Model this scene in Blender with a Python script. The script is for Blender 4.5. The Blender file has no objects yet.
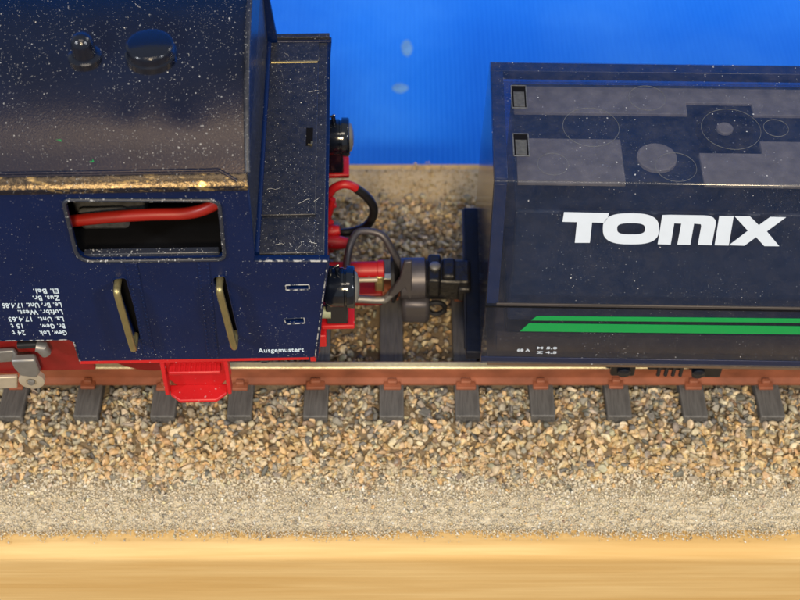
import bpy, bmesh, math, random
import numpy as np
from mathutils import Vector, Matrix
random.seed(7); rng = np.random.default_rng(7)
SC = bpy.context.scene
COL = SC.collection
S = 0.1                       # everything below is written in millimetres, 1 Blender unit = 1 cm
R = math.radians

# ------------------------------------------------------------------ camera
PITCH, DIST, LY, FPX = R(50), 117.0, 2.2, 1345.0
CAM = Vector((0, LY - DIST*math.cos(PITCH), DIST*math.sin(PITCH)))
cd = bpy.data.cameras.new('camera'); cam = bpy.data.objects.new('camera', cd); COL.objects.link(cam)
cam.location = CAM*S; cam.rotation_euler = (R(90) - PITCH, 0, 0)
cd.sensor_width = 36; cd.lens = FPX/800*36; cd.clip_start = .1; cd.clip_end = 500
cd.dof.use_dof = True; cd.dof.focus_distance = 9.75; cd.dof.aperture_fstop = 0.80
SC.camera = cam
# ------------------------------------------------------------------ world, lamps, exposure
w = bpy.data.worlds.new('World'); SC.world = w; w.use_nodes = True
w.node_tree.nodes['Background'].inputs[0].default_value = (.80, .88, 1, 1)
w.node_tree.nodes['Background'].inputs[1].default_value = .36
def lamp(name, loc, target, size, sizey, watts, colour):
    l = bpy.data.lights.new(name, 'AREA'); l.shape = 'RECTANGLE'; l.size = size; l.size_y = sizey
    l.energy = watts; l.color = colour
    o = bpy.data.objects.new(name, l); COL.objects.link(o); o.location = loc
    o.rotation_euler = (Vector(target) - Vector(loc)).to_track_quat('-Z', 'Y').to_euler()
    return o
lamp('desk_lamp', (1.0, -25, 20), (0, 0, 0), 3.5, 2.5, 7200, (1, .78, .49))
lamp('window_left', (-26, -17, 21), (0, 0, 0), 3, 4, 5400, (.95, .97, 1))
lamp('window_right', (26, -17, 21), (0, 0, 0), 3, 4, 4700, (.95, .97, 1))
lamp('ceiling_lamp', (0, -14, 32.5), (0, 4, -1), 22, 4.5, 3300, (1, .86, .68))
lamp('cloth_fill', (36, 18, 26), (0, 9, -2), 6, 6, 3400, (1, .96, .90))  # added fill to brighten the cloth and wagon inside, no known source
SC.view_settings.view_transform = 'Standard'; SC.view_settings.look = 'None'
SC.view_settings.exposure = 0; SC.view_settings.gamma = 1
SC.cycles.transparent_max_bounces = 24; SC.cycles.max_bounces = 10
SC.cycles.use_denoising = True

# ------------------------------------------------------------------ helpers
RX, UP, FW = Vector((1,0,0)), Vector((0, math.sin(PITCH), math.cos(PITCH))), Vector((0, math.cos(PITCH), -math.sin(PITCH)))
class Frame:
    """a thing's own axes; hit() gives the spot of the thing's surface seen at a point of the photograph"""
    def __init__(s, o, rot): s.o = Vector(o); s.rot = rot; s.m = Matrix.Rotation(-rot, 3, 'Z')
    def ray(s, px, py):
        d = RX*(px-400) + UP*(300-py) + FW*FPX
        return s.m @ (CAM - s.o), s.m @ d
    def hit(s, px, py, p0, n):
        c, d = s.ray(px, py); p0 = Vector(p0); n = Vector(n)
        return c + d*((p0-c).dot(n)/d.dot(n))
    def y(s, px, py, y): return s.hit(px, py, (0,y,0), (0,1,0))
    def x(s, px, py, x): return s.hit(px, py, (x,0,0), (1,0,0))
    def z(s, px, py, z): return s.hit(px, py, (0,0,z), (0,0,1))
WF = Frame((0,0,0), 0); LF = Frame((-20,0,0), R(1.4)); CF = Frame((25,0,0), R(-1.1))

def tag(o, label=None, cat=None, group=None, kind=None):
    for k, v in (('label',label),('category',cat),('group',group),('kind',kind)):
        if v: o[k] = v
    return o
def empty(name, loc=(0,0,0), rot=0):
    o = bpy.data.objects.new(name, None); COL.objects.link(o); o.location = Vector(loc)*S; o.rotation_euler = (0,0,rot)
    o.empty_display_size = .2; return o
def link(name, me, mat, parent=None, bevel=0, smooth=False):
    o = bpy.data.objects.new(name, me); COL.objects.link(o)
    if mat: me.materials.clear(); me.materials.append(mat)
    if parent: o.parent = parent
    if smooth: me.polygons.foreach_set('use_smooth', [True]*len(me.polygons)); me.set_sharp_from_angle(angle=R(48))
    if bevel:
        b = o.modifiers.new('bevel', 'BEVEL'); b.width = bevel*S; b.segments = 2; b.limit_method = 'ANGLE'; b.angle_limit = R(35)
        me.polygons.foreach_set('use_smooth', [True]*len(me.polygons))
        if hasattr(me, 'set_sharp_from_angle'): me.set_sharp_from_angle(angle=R(40))
    return o
class MB:
    def __init__(s): s.v = []; s.f = []
    def add(s, vs, fs):
        n = len(s.v); s.v += [tuple(a) for a in vs]; s.f += [tuple(n+i for i in f) for f in fs]; return s
    def box(s, x0, x1, y0, y1, z0, z1, m=None):
        vs = [Vector(p) for p in ((x0,y0,z0),(x1,y0,z0),(x1,y1,z0),(x0,y1,z0),(x0,y0,z1),(x1,y0,z1),(x1,y1,z1),(x0,y1,z1))]
        if m: vs = [m @ v for v in vs]
        return s.add(vs, [(0,3,2,1),(4,5,6,7),(0,1,5,4),(1,2,6,5),(2,3,7,6),(3,0,4,7)])
    def tube(s, pts, r, n=12, cap=True):
        pts = [Vector(p) for p in pts]; rs = r if isinstance(r, (list,tuple)) else [r]*len(pts)
        vs = []; up = None
        for i, p in enumerate(pts):
            t = (pts[min(i+1,len(pts)-1)] - pts[max(i-1,0)]).normalized()
            if up is None: up = Vector((0,0,1)) if abs(t.z) < .9 else Vector((1,0,0))
            a = t.cross(up).normalized(); b = a.cross(t).normalized(); up = b
            vs += [p + (a*math.cos(k*2*math.pi/n) + b*math.sin(k*2*math.pi/n))*rs[i] for k in range(n)]
        fs = [(i*n+k, i*n+(k+1)%n, (i+1)*n+(k+1)%n, (i+1)*n+k) for i in range(len(pts)-1) for k in range(n)]
        if cap: fs += [tuple(range(n-1,-1,-1)), tuple(range((len(pts)-1)*n, len(pts)*n))]
        return s.add(vs, fs)
    def lathe(s, prof, o=(0,0,0), ax='Z', n=32):
        """prof: (radius, along)"""
        vs = []
        for r, h in prof:
            for k in range(n):
                c, d = r*math.cos(k*2*math.pi/n), r*math.sin(k*2*math.pi/n)
                p = {'Z':(c,d,h),'X':(h,c,d),'Y':(d,h,c)}[ax]; vs.append(Vector(p)+Vector(o))
        fs = [(i*n+k, i*n+(k+1)%n, (i+1)*n+(k+1)%n, (i+1)*n+k) for i in range(len(prof)-1) for k in range(n)]
        fs += [tuple(range(n-1,-1,-1)), tuple(range((len(prof)-1)*n, len(prof)*n))]
        return s.add(vs, fs)
    def prism(s, prof, x0, x1):
        """closed (y,z) outline run along x"""
        n = len(prof); vs = [(x0,y,z) for y,z in prof] + [(x1,y,z) for y,z in prof]
        return s.add(vs, [(k,(k+1)%n,n+(k+1)%n,n+k) for k in range(n)] + [tuple(range(n-1,-1,-1)), tuple(range(n,2*n))])
    def slab(s, pts, nrm, t):
        """flat polygon pts given thickness t along nrm"""
        nrm = Vector(nrm).normalized(); n = len(pts); vs = [Vector(p) for p in pts] + [Vector(p)+nrm*t for p in pts]
        return s.add(vs, [(k,(k+1)%n,n+(k+1)%n,n+k) for k in range(n)] + [tuple(range(n-1,-1,-1)), tuple(range(n,2*n))])
    def build(s, name, mat, parent=None, bevel=0, smooth=False, fix=True):
        me = bpy.data.meshes.new(name); me.from_pydata([(a[0]*S,a[1]*S,a[2]*S) for a in s.v], [], s.f)
        if fix:
            bm = bmesh.new(); bm.from_mesh(me); bmesh.ops.recalc_face_normals(bm, faces=bm.faces); bm.to_mesh(me); bm.free()
        me.update(); return link(name, me, mat, parent, bevel, smooth)
def smooth_path(pts, n=8):
    pts = [Vector(p) for p in pts]; q = [pts[0]*2-pts[1]] + pts + [pts[-1]*2-pts[-2]]; out = []
    for i in range(1, len(q)-2):
        for k in range(n):
            t = k/n; a,b,c,d = q[i-1],q[i],q[i+1],q[i+2]
            out.append(.5*((2*b)+(c-a)*t+(2*a-5*b+4*c-d)*t*t+(3*b-a-3*c+d)*t**3))
    return out + [pts[-1]]
def rounded(pts, r, n=5):
    """2-D polygon with rounded corners; r one radius or one per corner"""
    out = []; N = len(pts)
    for i, p in enumerate(pts):
        p = Vector(p); a = Vector(pts[i-1]); b = Vector(pts[(i+1)%N]); rr = r[i] if isinstance(r,(list,tuple)) else r
        if rr <= 0: out.append(tuple(p)); continue
        da, db = (a-p), (b-p); k = min(rr, da.length*.45, db.length*.45); A = p+da.normalized()*k; B = p+db.normalized()*k
        for j in range(n+1):
            t = j/n; out.append(tuple(A*(1-t)**2 + p*2*t*(1-t) + B*t*t))
    return out
def curve_mesh(loops, thick, bev):
    c = bpy.data.curves.new('outline','CURVE'); c.dimensions = '2D'; c.fill_mode = 'BOTH'
    c.extrude = thick/2; c.bevel_depth = bev; c.bevel_resolution = 1
    for L in loops:
        sp = c.splines.new('POLY'); sp.points.add(len(L)-1); sp.use_cyclic_u = True
        for i, p in enumerate(L): sp.points[i].co = (p[0], p[1], 0, 1)
    o = bpy.data.objects.new('outline', c); COL.objects.link(o)
    me = bpy.data.meshes.new_from_object(o.evaluated_get(bpy.context.evaluated_depsgraph_get()))
    bpy.data.objects.remove(o); bpy.data.curves.remove(c); return me
def side_plate(name, loops, y, thick, mat, parent, bev=.06):
    """plate standing in the x-z plane with its outer face at y (facing -y)"""
    me = curve_mesh(loops, thick-2*bev, bev)
    n = len(me.vertices); co = np.empty(n*3); me.vertices.foreach_get('co', co); co = co.reshape(-1,3)
    out = np.stack([co[:,0], y + thick/2 - co[:,2], co[:,1]], 1)*S
    me.vertices.foreach_set('co', out.ravel()); me.update(); me.name = name
    return link(name, me, mat, parent)
def text_mesh(body, bold=0.0):
    c = bpy.data.curves.new('words','FONT'); c.body = body; c.size = 1; c.extrude = .01; c.offset = bold
    c.space_character = 1.08; c.resolution_u = 3
    o = bpy.data.objects.new('words', c); COL.objects.link(o)
    me = bpy.data.meshes.new_from_object(o.evaluated_get(bpy.context.evaluated_depsgraph_get()))
    bpy.data.objects.remove(o); bpy.data.curves.remove(c); return me
def put_text(name, body, A, B, nrm, height, mat, parent, proud=.02, bold=.012, shear=0):
    """words from A to B (mm, on the surface), capitals `height` tall"""
    me = text_mesh(body, bold); n = len(me.vertices); co = np.empty(n*3); me.vertices.foreach_get('co', co); co = co.reshape(-1,3)
    x0, x1 = co[:,0].min(), co[:,0].max(); A = np.array(A); B = np.array(B); W = np.linalg.norm(B-A); u = (B-A)/W
    nn = np.array(Vector(nrm).normalized()); v = np.cross(nn, u)
    X = (co[:,0]-x0)/(x1-x0)*W; Y = co[:,1]/.73*height; Z = proud + co[:,2]*1.0
    X = X + shear*Y
    out = A + X[:,None]*u + Y[:,None]*v + Z[:,None]*nn
    me.vertices.foreach_set('co', (out*S).ravel()); me.update(); me.name = name
    return link(name, me, mat, parent)
def copy_tree(o, parent=None):
    c = o.copy(); COL.objects.link(c); c.parent = parent
    for ch in list(o.children): copy_tree(ch, c)
    return c

# ------------------------------------------------------------------ materials
def new_mat(name):
    m = bpy.data.materials.new(name); m.use_nodes = True; nt = m.node_tree
    return m, nt, nt.nodes['Principled BSDF']
def N(nt, kind, **kw):
    n = nt.nodes.new(kind)
    for k, v in kw.items():
        if k.startswith('i_'): n.inputs[int(k[2:]) if k[2:].isdigit() else k[2:]].default_value = v
        else: setattr(n, k, v)
    return n
def L(nt, a, b): nt.links.new(a, b)
def coords(nt, scale=(1,1,1), rot=(0,0,0)):
    tc = N(nt,'ShaderNodeTexCoord'); mp = N(nt,'ShaderNodeMapping'); mp.inputs['Scale'].default_value = scale; mp.inputs['Rotation'].default_value = rot
    L(nt, tc.outputs['Object'], mp.inputs[0]); return mp.outputs[0]
def math_n(nt, op, a, b=None, c=None, clamp=False):
    n = N(nt,'ShaderNodeMath', operation=op); n.use_clamp = clamp
    for i, s in enumerate((a,b,c)):
        if s is None: continue
        if isinstance(s,(int,float)): n.inputs[i].default_value = s
        else: L(nt, s, n.inputs[i])
    return n.outputs[0]
def mixc(nt, fac, a, b):
    n = N(nt,'ShaderNodeMix', data_type='RGBA')
    for s, i in ((fac,0),(a,6),(b,7)):
        if isinstance(s,(int,float)): n.inputs[i].default_value = s
        elif isinstance(s, tuple): n.inputs[i].default_value = (*s,1)
        else: L(nt, s, n.inputs[i])
    return n.outputs[2]
def dust_mask(nt, amount=1.0, big=26):
    """specks of house dust: only some Voronoi cells hold one, each of its own size"""
    out = None
    for sc, thr, gain in ((big, .86-.05*amount, 1.5), (big*2.1, .80-.10*amount, 1.0)):
        nz = N(nt,'ShaderNodeTexNoise', i_Scale=9.0, i_Detail=3.0); cc = coords(nt)
        L(nt, cc, nz.inputs['Vector'])
        warp = N(nt,'ShaderNodeVectorMath', operation='SCALE'); warp.inputs['Scale'].default_value = .05; L(nt, nz.outputs['Color'], warp.inputs[0])
        ad = N(nt,'ShaderNodeVectorMath', operation='ADD'); L(nt, cc, ad.inputs[0]); L(nt, warp.outputs[0], ad.inputs[1])
        v = N(nt,'ShaderNodeTexVoronoi', i_Scale=float(sc)); L(nt, ad.outputs[0], v.inputs['Vector'])
        sep = N(nt,'ShaderNodeSeparateColor'); L(nt, v.outputs['Color'], sep.inputs[0])
        cl_ = N(nt,'ShaderNodeTexNoise', i_Scale=1.6, i_Detail=3.0); L(nt, cc, cl_.inputs['Vector'])
        thr_ = math_n(nt,'ADD', math_n(nt,'MULTIPLY', math_n(nt,'SUBTRACT', .5, cl_.outputs['Fac']), .38), thr)
        rad = math_n(nt,'MULTIPLY', math_n(nt,'SUBTRACT', sep.outputs[0], thr_), gain)
        m = math_n(nt,'MULTIPLY', math_n(nt,'SUBTRACT', rad, v.outputs['Distance']), 12.0, clamp=True)
        m = math_n(nt,'MULTIPLY', m, math_n(nt,'ADD', math_n(nt,'MULTIPLY', sep.outputs[1], .7), .25), clamp=True)
        out = m if out is None else math_n(nt,'MAXIMUM', out, m)
    return out
def paint(name, col, rough, amount=1.0, spec=.5, wear=None, bump=.02, big=26, film=.0, coat=0, bs=28.0, tint=None, brassy=False):
    m, nt, p = new_mat(name)
    n = N(nt,'ShaderNodeTexNoise', i_Scale=3.0, i_Detail=5.0); L(nt, coords(nt), n.inputs['Vector'])
    c = mixc(nt, n.outputs['Fac'], tuple(x*.75 for x in col), tuple(min(1,x*1.25) for x in col))
    if film:
        f = N(nt,'ShaderNodeTexNoise', i_Scale=14.0, i_Detail=8.0, i_Roughness=.75); L(nt, coords(nt), f.inputs['Vector'])
        c = mixc(nt, math_n(nt,'MULTIPLY', math_n(nt,'SUBTRACT', f.outputs['Fac'], .38, clamp=True), film, clamp=True), c, (.30,.28,.26))
    if amount > 0:
        d = dust_mask(nt, amount, big); c = mixc(nt, d, c, (.46,.48,.50))
        rr = math_n(nt,'ADD', math_n(nt,'MULTIPLY', d, .5), rough); L(nt, rr, p.inputs['Roughness'])
    else: p.inputs['Roughness'].default_value = rough
    L(nt, c, p.inputs['Base Color'])
    p.inputs['Specular IOR Level'].default_value = spec
    if tint: p.inputs['Specular Tint'].default_value = (*tint,1)
    if brassy:                                            # noise patches of gold-brown metal
        bn = N(nt,'ShaderNodeTexNoise', i_Scale=17.0, i_Detail=8.0, i_Roughness=.7); L(nt, coords(nt,(.35,1,1)), bn.inputs['Vector'])
        bk = math_n(nt,'MULTIPLY', math_n(nt,'SUBTRACT', bn.outputs['Fac'], .535), 7.0, clamp=True)
        L(nt, mixc(nt, bk, c, (.52,.36,.15)), p.inputs['Base Color']); L(nt, bk, p.inputs['Metallic'])
    if coat: p.inputs['Coat Weight'].default_value = coat; p.inputs['Coat Roughness'].default_value = .12
    if bump:
        b = N(nt,'ShaderNodeBump', i_Strength=.35, i_Distance=bump*S)
        n2 = N(nt,'ShaderNodeTexNoise', i_Scale=bs, i_Detail=4.0); L(nt, coords(nt), n2.inputs['Vector'])
        L(nt, n2.outputs['Fac'], b.inputs['Height']); L(nt, b.outputs[0], p.inputs['Normal'])
    return m
def plain(name, col, rough=.5, metal=0, spec=.5, var=.2, scale=12.0, bump=.0):
    m, nt, p = new_mat(name)
    n = N(nt,'ShaderNodeTexNoise', i_Scale=scale, i_Detail=5.0); L(nt, coords(nt), n.inputs['Vector'])
    L(nt, mixc(nt, n.outputs['Fac'], tuple(x*(1-var) for x in col), tuple(min(1,x*(1+var)) for x in col)), p.inputs['Base Color'])
    p.inputs['Roughness'].default_value = rough; p.inputs['Metallic'].default_value = metal; p.inputs['Specular IOR Level'].default_value = spec
    if bump:
        b = N(nt,'ShaderNodeBump', i_Strength=.5, i_Distance=bump*S); L(nt, n.outputs['Fac'], b.inputs['Height']); L(nt, b.outputs[0], p.inputs['Normal'])
    return m
NAVY = (.0006,.0078,.050)
M = {}
M['navy'] = paint('navy_paint', NAVY, .38, .55, spec=.32, coat=.03, big=54)
M['navy_top'] = paint('navy_paint_dusty', (.008,.011,.022), .42, 1.7, film=.26, big=58, bump=.04)
M['roof'] = paint('roof_paint', (.0014,.0062,.026), .30, 1.05, spec=.42, bump=.035, film=.02, tint=(1,.80,.55), big=58, bs=80.0)
M['gutter'] = paint('gutter_paint', (.004,.006,.014), .26, 1.3, spec=.6, bump=.09, film=.03, big=58, bs=34.0, brassy=True, tint=(1,.76,.45))
M['black_gloss'] = plain('black_gloss', (.004,.006,.012), .13, spec=.8)
M['fitting'] = plain('fitting_black', (.004,.006,.014), .17, spec=.6)
M['black'] = plain('black_satin', (.012,.012,.014), .35, bump=.05)
M['dark'] = plain('dark_inside', (.005,.005,.006), .8, spec=.08)
M['soot'] = plain('sooty_inside', (.045,.045,.045), .8, var=.9, scale=20, bump=.2)
def worn_mat():
    m, nt, p = new_mat('rubbed_paint_edge')
    n = N(nt,'ShaderNodeTexNoise', i_Scale=26.0, i_Detail=5.0); L(nt, coords(nt), n.inputs['Vector'])
    k = math_n(nt,'MULTIPLY', math_n(nt,'SUBTRACT', n.outputs['Fac'], .47), 12.0, clamp=True)
    L(nt, mixc(nt, k, (.004,.012,.04), (.34,.35,.36)), p.inputs['Base Color']); p.inputs['Roughness'].default_value = .45; return m
M['worn'] = worn_mat()
M['rubbed'] = paint('rubbed_navy', (.02,.025,.04), .35, 3.0, big=34)
M['brass'] = plain('brass', (.34,.29,.14), .4, metal=.8, var=.3)
M['red'] = paint('red_plastic', (.48,.010,.014), .42, .3)
M['red_deep'] = plain('deep_red_plastic', (.20,.007,.007), .5)  # darker red for chassis, wheels and firebox panel
M['cable'] = plain('red_cable', (.27,.010,.005), .4, var=.05)
M['steel'] = plain('dull_steel', (.24,.24,.24), .45, metal=.6, var=.2)
M['rod'] = plain('nickel_rod', (.52,.47,.38), .5, metal=.55, var=.15)
M['bronze'] = plain('bronzed_wire', (.10,.095,.11), .42, metal=.5, var=.2)
M['white'] = plain('white_print', (.52,.60,.72), .5, var=.06)
M['white_dim'] = plain('pale_print', (.58,.72,.86), .5, var=.1, scale=60)
M['green'] = plain('green_print', (.0,.28,.065), .45, var=.04)
M['rail_side'] = plain('rust_brown_rail', (.245,.078,.038), .6, var=.6, scale=5)
M['rail_top'] = plain('polished_railhead', (.92,.78,.52), .42, metal=.6, var=.25, scale=30, bump=.08)
M['tooth'] = plain('cream_plastic', (.30,.33,.22), .5)

def sleeper_mat():
    m, nt, p = new_mat('grey_sleeper')
    n = N(nt,'ShaderNodeTexNoise', i_Scale=1.0, i_Detail=4.0); L(nt, coords(nt,(60,5,30)), n.inputs['Vector'])
    L(nt, mixc(nt, n.outputs['Fac'], (.03,.03,.032), (.15,.148,.145)), p.inputs['Base Color']); p.inputs['Roughness'].default_value = .5
    b = N(nt,'ShaderNodeBump', i_Strength=.9, i_Distance=.012); L(nt, n.outputs['Fac'], b.inputs['Height']); L(nt, b.outputs[0], p.inputs['Normal']); return m
M['sleeper'] = sleeper_mat()
def wood_mat():
    m, nt, p = new_mat('pine_wood')
    c1 = coords(nt, (.16, 1.6, 3.2))
    n1 = N(nt,'ShaderNodeTexNoise', i_Scale=1.6, i_Detail=4.0, i_Roughness=.55, i_Distortion=.5); L(nt, c1, n1.inputs['Vector'])
    n2 = N(nt,'ShaderNodeTexNoise', i_Scale=1.0, i_Detail=6.0); L(nt, coords(nt,(1.2,40,40)), n2.inputs['Vector'])
    base = mixc(nt, math_n(nt,'MULTIPLY', math_n(nt,'SUBTRACT', n1.outputs['Fac'], .42), 4.5, clamp=True), (.69,.50,.235), (.59,.39,.155))
    c = mixc(nt, math_n(nt,'MULTIPLY', math_n(nt,'SUBTRACT', n2.outputs['Fac'], .35, clamp=True), 1.1), base, (.50,.32,.12))
    L(nt, c, p.inputs['Base Color']); p.inputs['Roughness'].default_value = .6; p.inputs['Specular IOR Level'].default_value = .2
    b = N(nt,'ShaderNodeBump', i_Strength=.3, i_Distance=.006); L(nt, n2.outputs['Fac'], b.inputs['Height']); L(nt, b.outputs[0], p.inputs['Normal']); return m
M['wood'] = wood_mat()
def cloth_mat():
    m, nt, p = new_mat('blue_ribbed_cloth')
    cc = coords(nt)
    wv = N(nt,'ShaderNodeTexWave', i_Scale=5.2, i_Distortion=.5, i_Detail=1.0); wv.bands_direction = 'X'; L(nt, cc, wv.inputs['Vector'])
    wv.inputs['Detail Scale'].default_value = .6
    n = N(nt,'ShaderNodeTexNoise', i_Scale=.5, i_Detail=6.0); L(nt, cc, n.inputs['Vector'])
    n3 = N(nt,'ShaderNodeTexNoise', i_Scale=9.0, i_Detail=3.0); L(nt, coords(nt,(2.5,.5,1)), n3.inputs['Vector'])
    a = mixc(nt, wv.outputs['Fac'], (.010,.175,.83), (.018,.215,.92))
    b_ = mixc(nt, math_n(nt,'MULTIPLY', math_n(nt,'SUBTRACT', n.outputs['Fac'], .42, clamp=True), 2.2), a, (.05,.29,.98))
    b_ = mixc(nt, math_n(nt,'MULTIPLY', n3.outputs['Fac'], .35), b_, (.004,.12,.74))
    L(nt, b_, p.inputs['Base Color']); p.inputs['Roughness'].default_value = .85; p.inputs['Specular IOR Level'].default_value = .15
    b = N(nt,'ShaderNodeBump', i_Strength=.2, i_Distance=.01); L(nt, wv.outputs['Fac'], b.inputs['Height']); L(nt, b.outputs[0], p.inputs['Normal']); return m
M['cloth'] = cloth_mat()
def stone_mat(name, rough):
    m, nt, p = new_mat(name)
    a = N(nt,'ShaderNodeAttribute'); a.attribute_name = 'tint'
    n = N(nt,'ShaderNodeTexNoise', i_Scale=60.0, i_Detail=4.0); L(nt, coords(nt), n.inputs['Vector'])
    n2 = N(nt,'ShaderNodeTexNoise', i_Scale=22.0, i_Detail=3.0); L(nt, coords(nt), n2.inputs['Vector'])
    g = math_n(nt,'ADD', math_n(nt,'MULTIPLY', n.outputs['Fac'], .9), .5)
    hs = N(nt,'ShaderNodeHueSaturation'); L(nt, a.outputs['Color'], hs.inputs['Color']); L(nt, g, hs.inputs['Value'])
    L(nt, math_n(nt,'ADD', math_n(nt,'MULTIPLY', n2.outputs['Fac'], .6), .65), hs.inputs['Saturation'])
    L(nt, hs.outputs[0], p.inputs['Base Color']); p.inputs['Roughness'].default_value = rough
    b = N(nt,'ShaderNodeBump', i_Strength=.5, i_Distance=.006); L(nt, n.outputs['Fac'], b.inputs['Height']); L(nt, b.outputs[0], p.inputs['Normal']); return m
M['stone'] = stone_mat('ballast_stone', .6); M['sand'] = stone_mat('sand_grain', .5)
def bed_mat():
    m, nt, p = new_mat('sandy_bed')
    n = N(nt,'ShaderNodeTexNoise', i_Scale=45.0, i_Detail=6.0); L(nt, coords(nt), n.inputs['Vector'])
    sx = N(nt,'ShaderNodeSeparateXYZ'); L(nt, coords(nt), sx.inputs[0])       # darker brown in the middle, pale sand on both flanks
    zone = math_n(nt,'MULTIPLY', math_n(nt,'SUBTRACT', math_n(nt,'ABSOLUTE', math_n(nt,'SUBTRACT', sx.outputs[1], .24)), 1.56), 5.0, clamp=True)
    L(nt, mixc(nt, zone, mixc(nt, n.outputs['Fac'], (.08,.06,.04), (.26,.19,.11)), mixc(nt, n.outputs['Fac'], mixc(nt, math_n(nt,'MULTIPLY', sx.outputs[1], 3.0, clamp=True), (.44,.39,.29), (.36,.28,.17)), mixc(nt, math_n(nt,'MULTIPLY', sx.outputs[1], 3.0, clamp=True), (.78,.71,.56), (.60,.49,.32)))), p.inputs['Base Color'])
    b = N(nt,'ShaderNodeBump', i_Strength=.7, i_Distance=.01); L(nt, n.outputs['Fac'], b.inputs['Height']); L(nt, b.outputs[0], p.inputs['Normal']); p.inputs['Roughness'].default_value = .9; return m
M['bed'] = bed_mat()
def smoky(name, solid, diff=(.010,.026,.085), dens=9.0, dust=.5):
    m, nt, p = new_mat(name); nt.nodes.remove(p); out = nt.nodes['Material Output']
    tr = N(nt,'ShaderNodeBsdfTransparent'); tr.inputs[0].default_value = (.92,.95,1,1)
    df = N(nt,'ShaderNodeBsdfDiffuse'); gl = N(nt,'ShaderNodeBsdfGlossy'); gl.inputs['Roughness'].default_value = .14
    d = dust_mask(nt, dust, 40)
    f = N(nt,'ShaderNodeTexNoise', i_Scale=8.0, i_Detail=8.0, i_Roughness=.7); L(nt, coords(nt), f.inputs['Vector'])
    haze = math_n(nt,'MULTIPLY', math_n(nt,'SUBTRACT', f.outputs['Fac'], .36, clamp=True), 2.2, clamp=True)
    f2 = N(nt,'ShaderNodeTexNoise', i_Scale=3.0, i_Detail=6.0, i_Distortion=1.5); L(nt, coords(nt,(1,2.2,1)), f2.inputs['Vector'])
    haze = math_n(nt,'MULTIPLY', haze, math_n(nt,'MULTIPLY', f2.outputs['Fac'], .75))
    go = N(nt,'ShaderNodeTexCoord'); sz_ = N(nt,'ShaderNodeSeparateXYZ'); L(nt, go.outputs['Normal'], sz_.inputs[0])
    lying = math_n(nt,'MULTIPLY', math_n(nt,'SUBTRACT', sz_.outputs[2], .85), 8.0, clamp=True)      # paler dusty haze put into level faces to brighten the top
    level_haze = math_n(nt,'MULTIPLY', lying, f.outputs['Fac'])
    haze = math_n(nt,'ADD', haze, math_n(nt,'MULTIPLY', level_haze, .35), clamp=True)
    L(nt, mixc(nt, d, mixc(nt, haze, diff, (.22,.20,.19)), (.6,.62,.64)), df.inputs[0])
    fac = math_n(nt,'ADD', math_n(nt,'MULTIPLY', f.outputs['Fac'], .16), solid)
    fac = math_n(nt,'ADD', fac, math_n(nt,'MULTIPLY', level_haze, .05))
    fac = math_n(nt,'MAXIMUM', fac, d)
    mx = N(nt,'ShaderNodeMixShader'); L(nt, fac, mx.inputs[0]); L(nt, tr.outputs[0], mx.inputs[1]); L(nt, df.outputs[0], mx.inputs[2])
    fr = N(nt,'ShaderNodeFresnel'); fr.inputs[0].default_value = 1.5
    geo = N(nt,'ShaderNodeNewGeometry')                       # only the air side of the plastic mirrors
    frf = math_n(nt,'MULTIPLY', fr.outputs[0], math_n(nt,'SUBTRACT', 1.0, geo.outputs['Backfacing']))
    m2 = N(nt,'ShaderNodeMixShader'); L(nt, frf, m2.inputs[0]); L(nt, mx.outputs[0], m2.inputs[1]); L(nt, gl.outputs[0], m2.inputs[2])
    L(nt, m2.outputs[0], out.inputs['Surface'])
    va = N(nt,'ShaderNodeVolumeAbsorption'); va.inputs[0].default_value = (.08,.15,.27,1); va.inputs[1].default_value = dens
    L(nt, va.outputs[0], out.inputs['Volume']); return m
M['smoky'] = smoky('smoky_blue_plastic', .07, diff=(.015,.042,.115), dens=3.1)

# ------------------------------------------------------------------ setting: cloth and board
cl = []; ys = [-12,0,20,40,90,150,200] ; zs = [-17]*7
prof = list(zip(ys, zs)) + [(200+90*math.sin(a), -17+90*(1-math.cos(a))) for a in [R(k) for k in range(8, 91, 8)]] + [(291, 330)]
mb = MB(); n = len(prof)
mb.add([(-260,y,z) for y,z in prof] + [(260,y,z) for y,z in prof], [(k, n+k, n+k+1, k+1) for k in range(n-1)])
tag(mb.build('backdrop_cloth', M['cloth'], smooth=True, fix=False), kind='structure')
M['table'] = plain('unseen_dark_table', (.11,.085,.060), .5, var=.15, scale=.6)
tag(MB().box(-260,260,-330,320,-40,-17.15).build('unseen_table_top', M['table']), kind='structure')  # unseen in front, put in dark to keep blue bounce off the board
board_prof = []
Y0, Y1, ZT, ZB = -19.8, 24.9, -5.2, -16.98
for cy, cz, a0, r in ((Y0+1.2,ZT-1.2,180,1.2),(Y1-.9,ZT-.9,90,.9)):
    for k in range(13):
        a = R(a0-7.5*k); board_prof.append((cy+r*math.cos(a), cz+r*math.sin(a)))
board_prof += [(Y1,ZB),(Y0,ZB)]
tag(MB().prism(board_prof, -85, 85).build('wooden_board', M['wood'], smooth=False), 'pale varnished pine board with rounded edge carrying the track and gravel', 'board')

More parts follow.
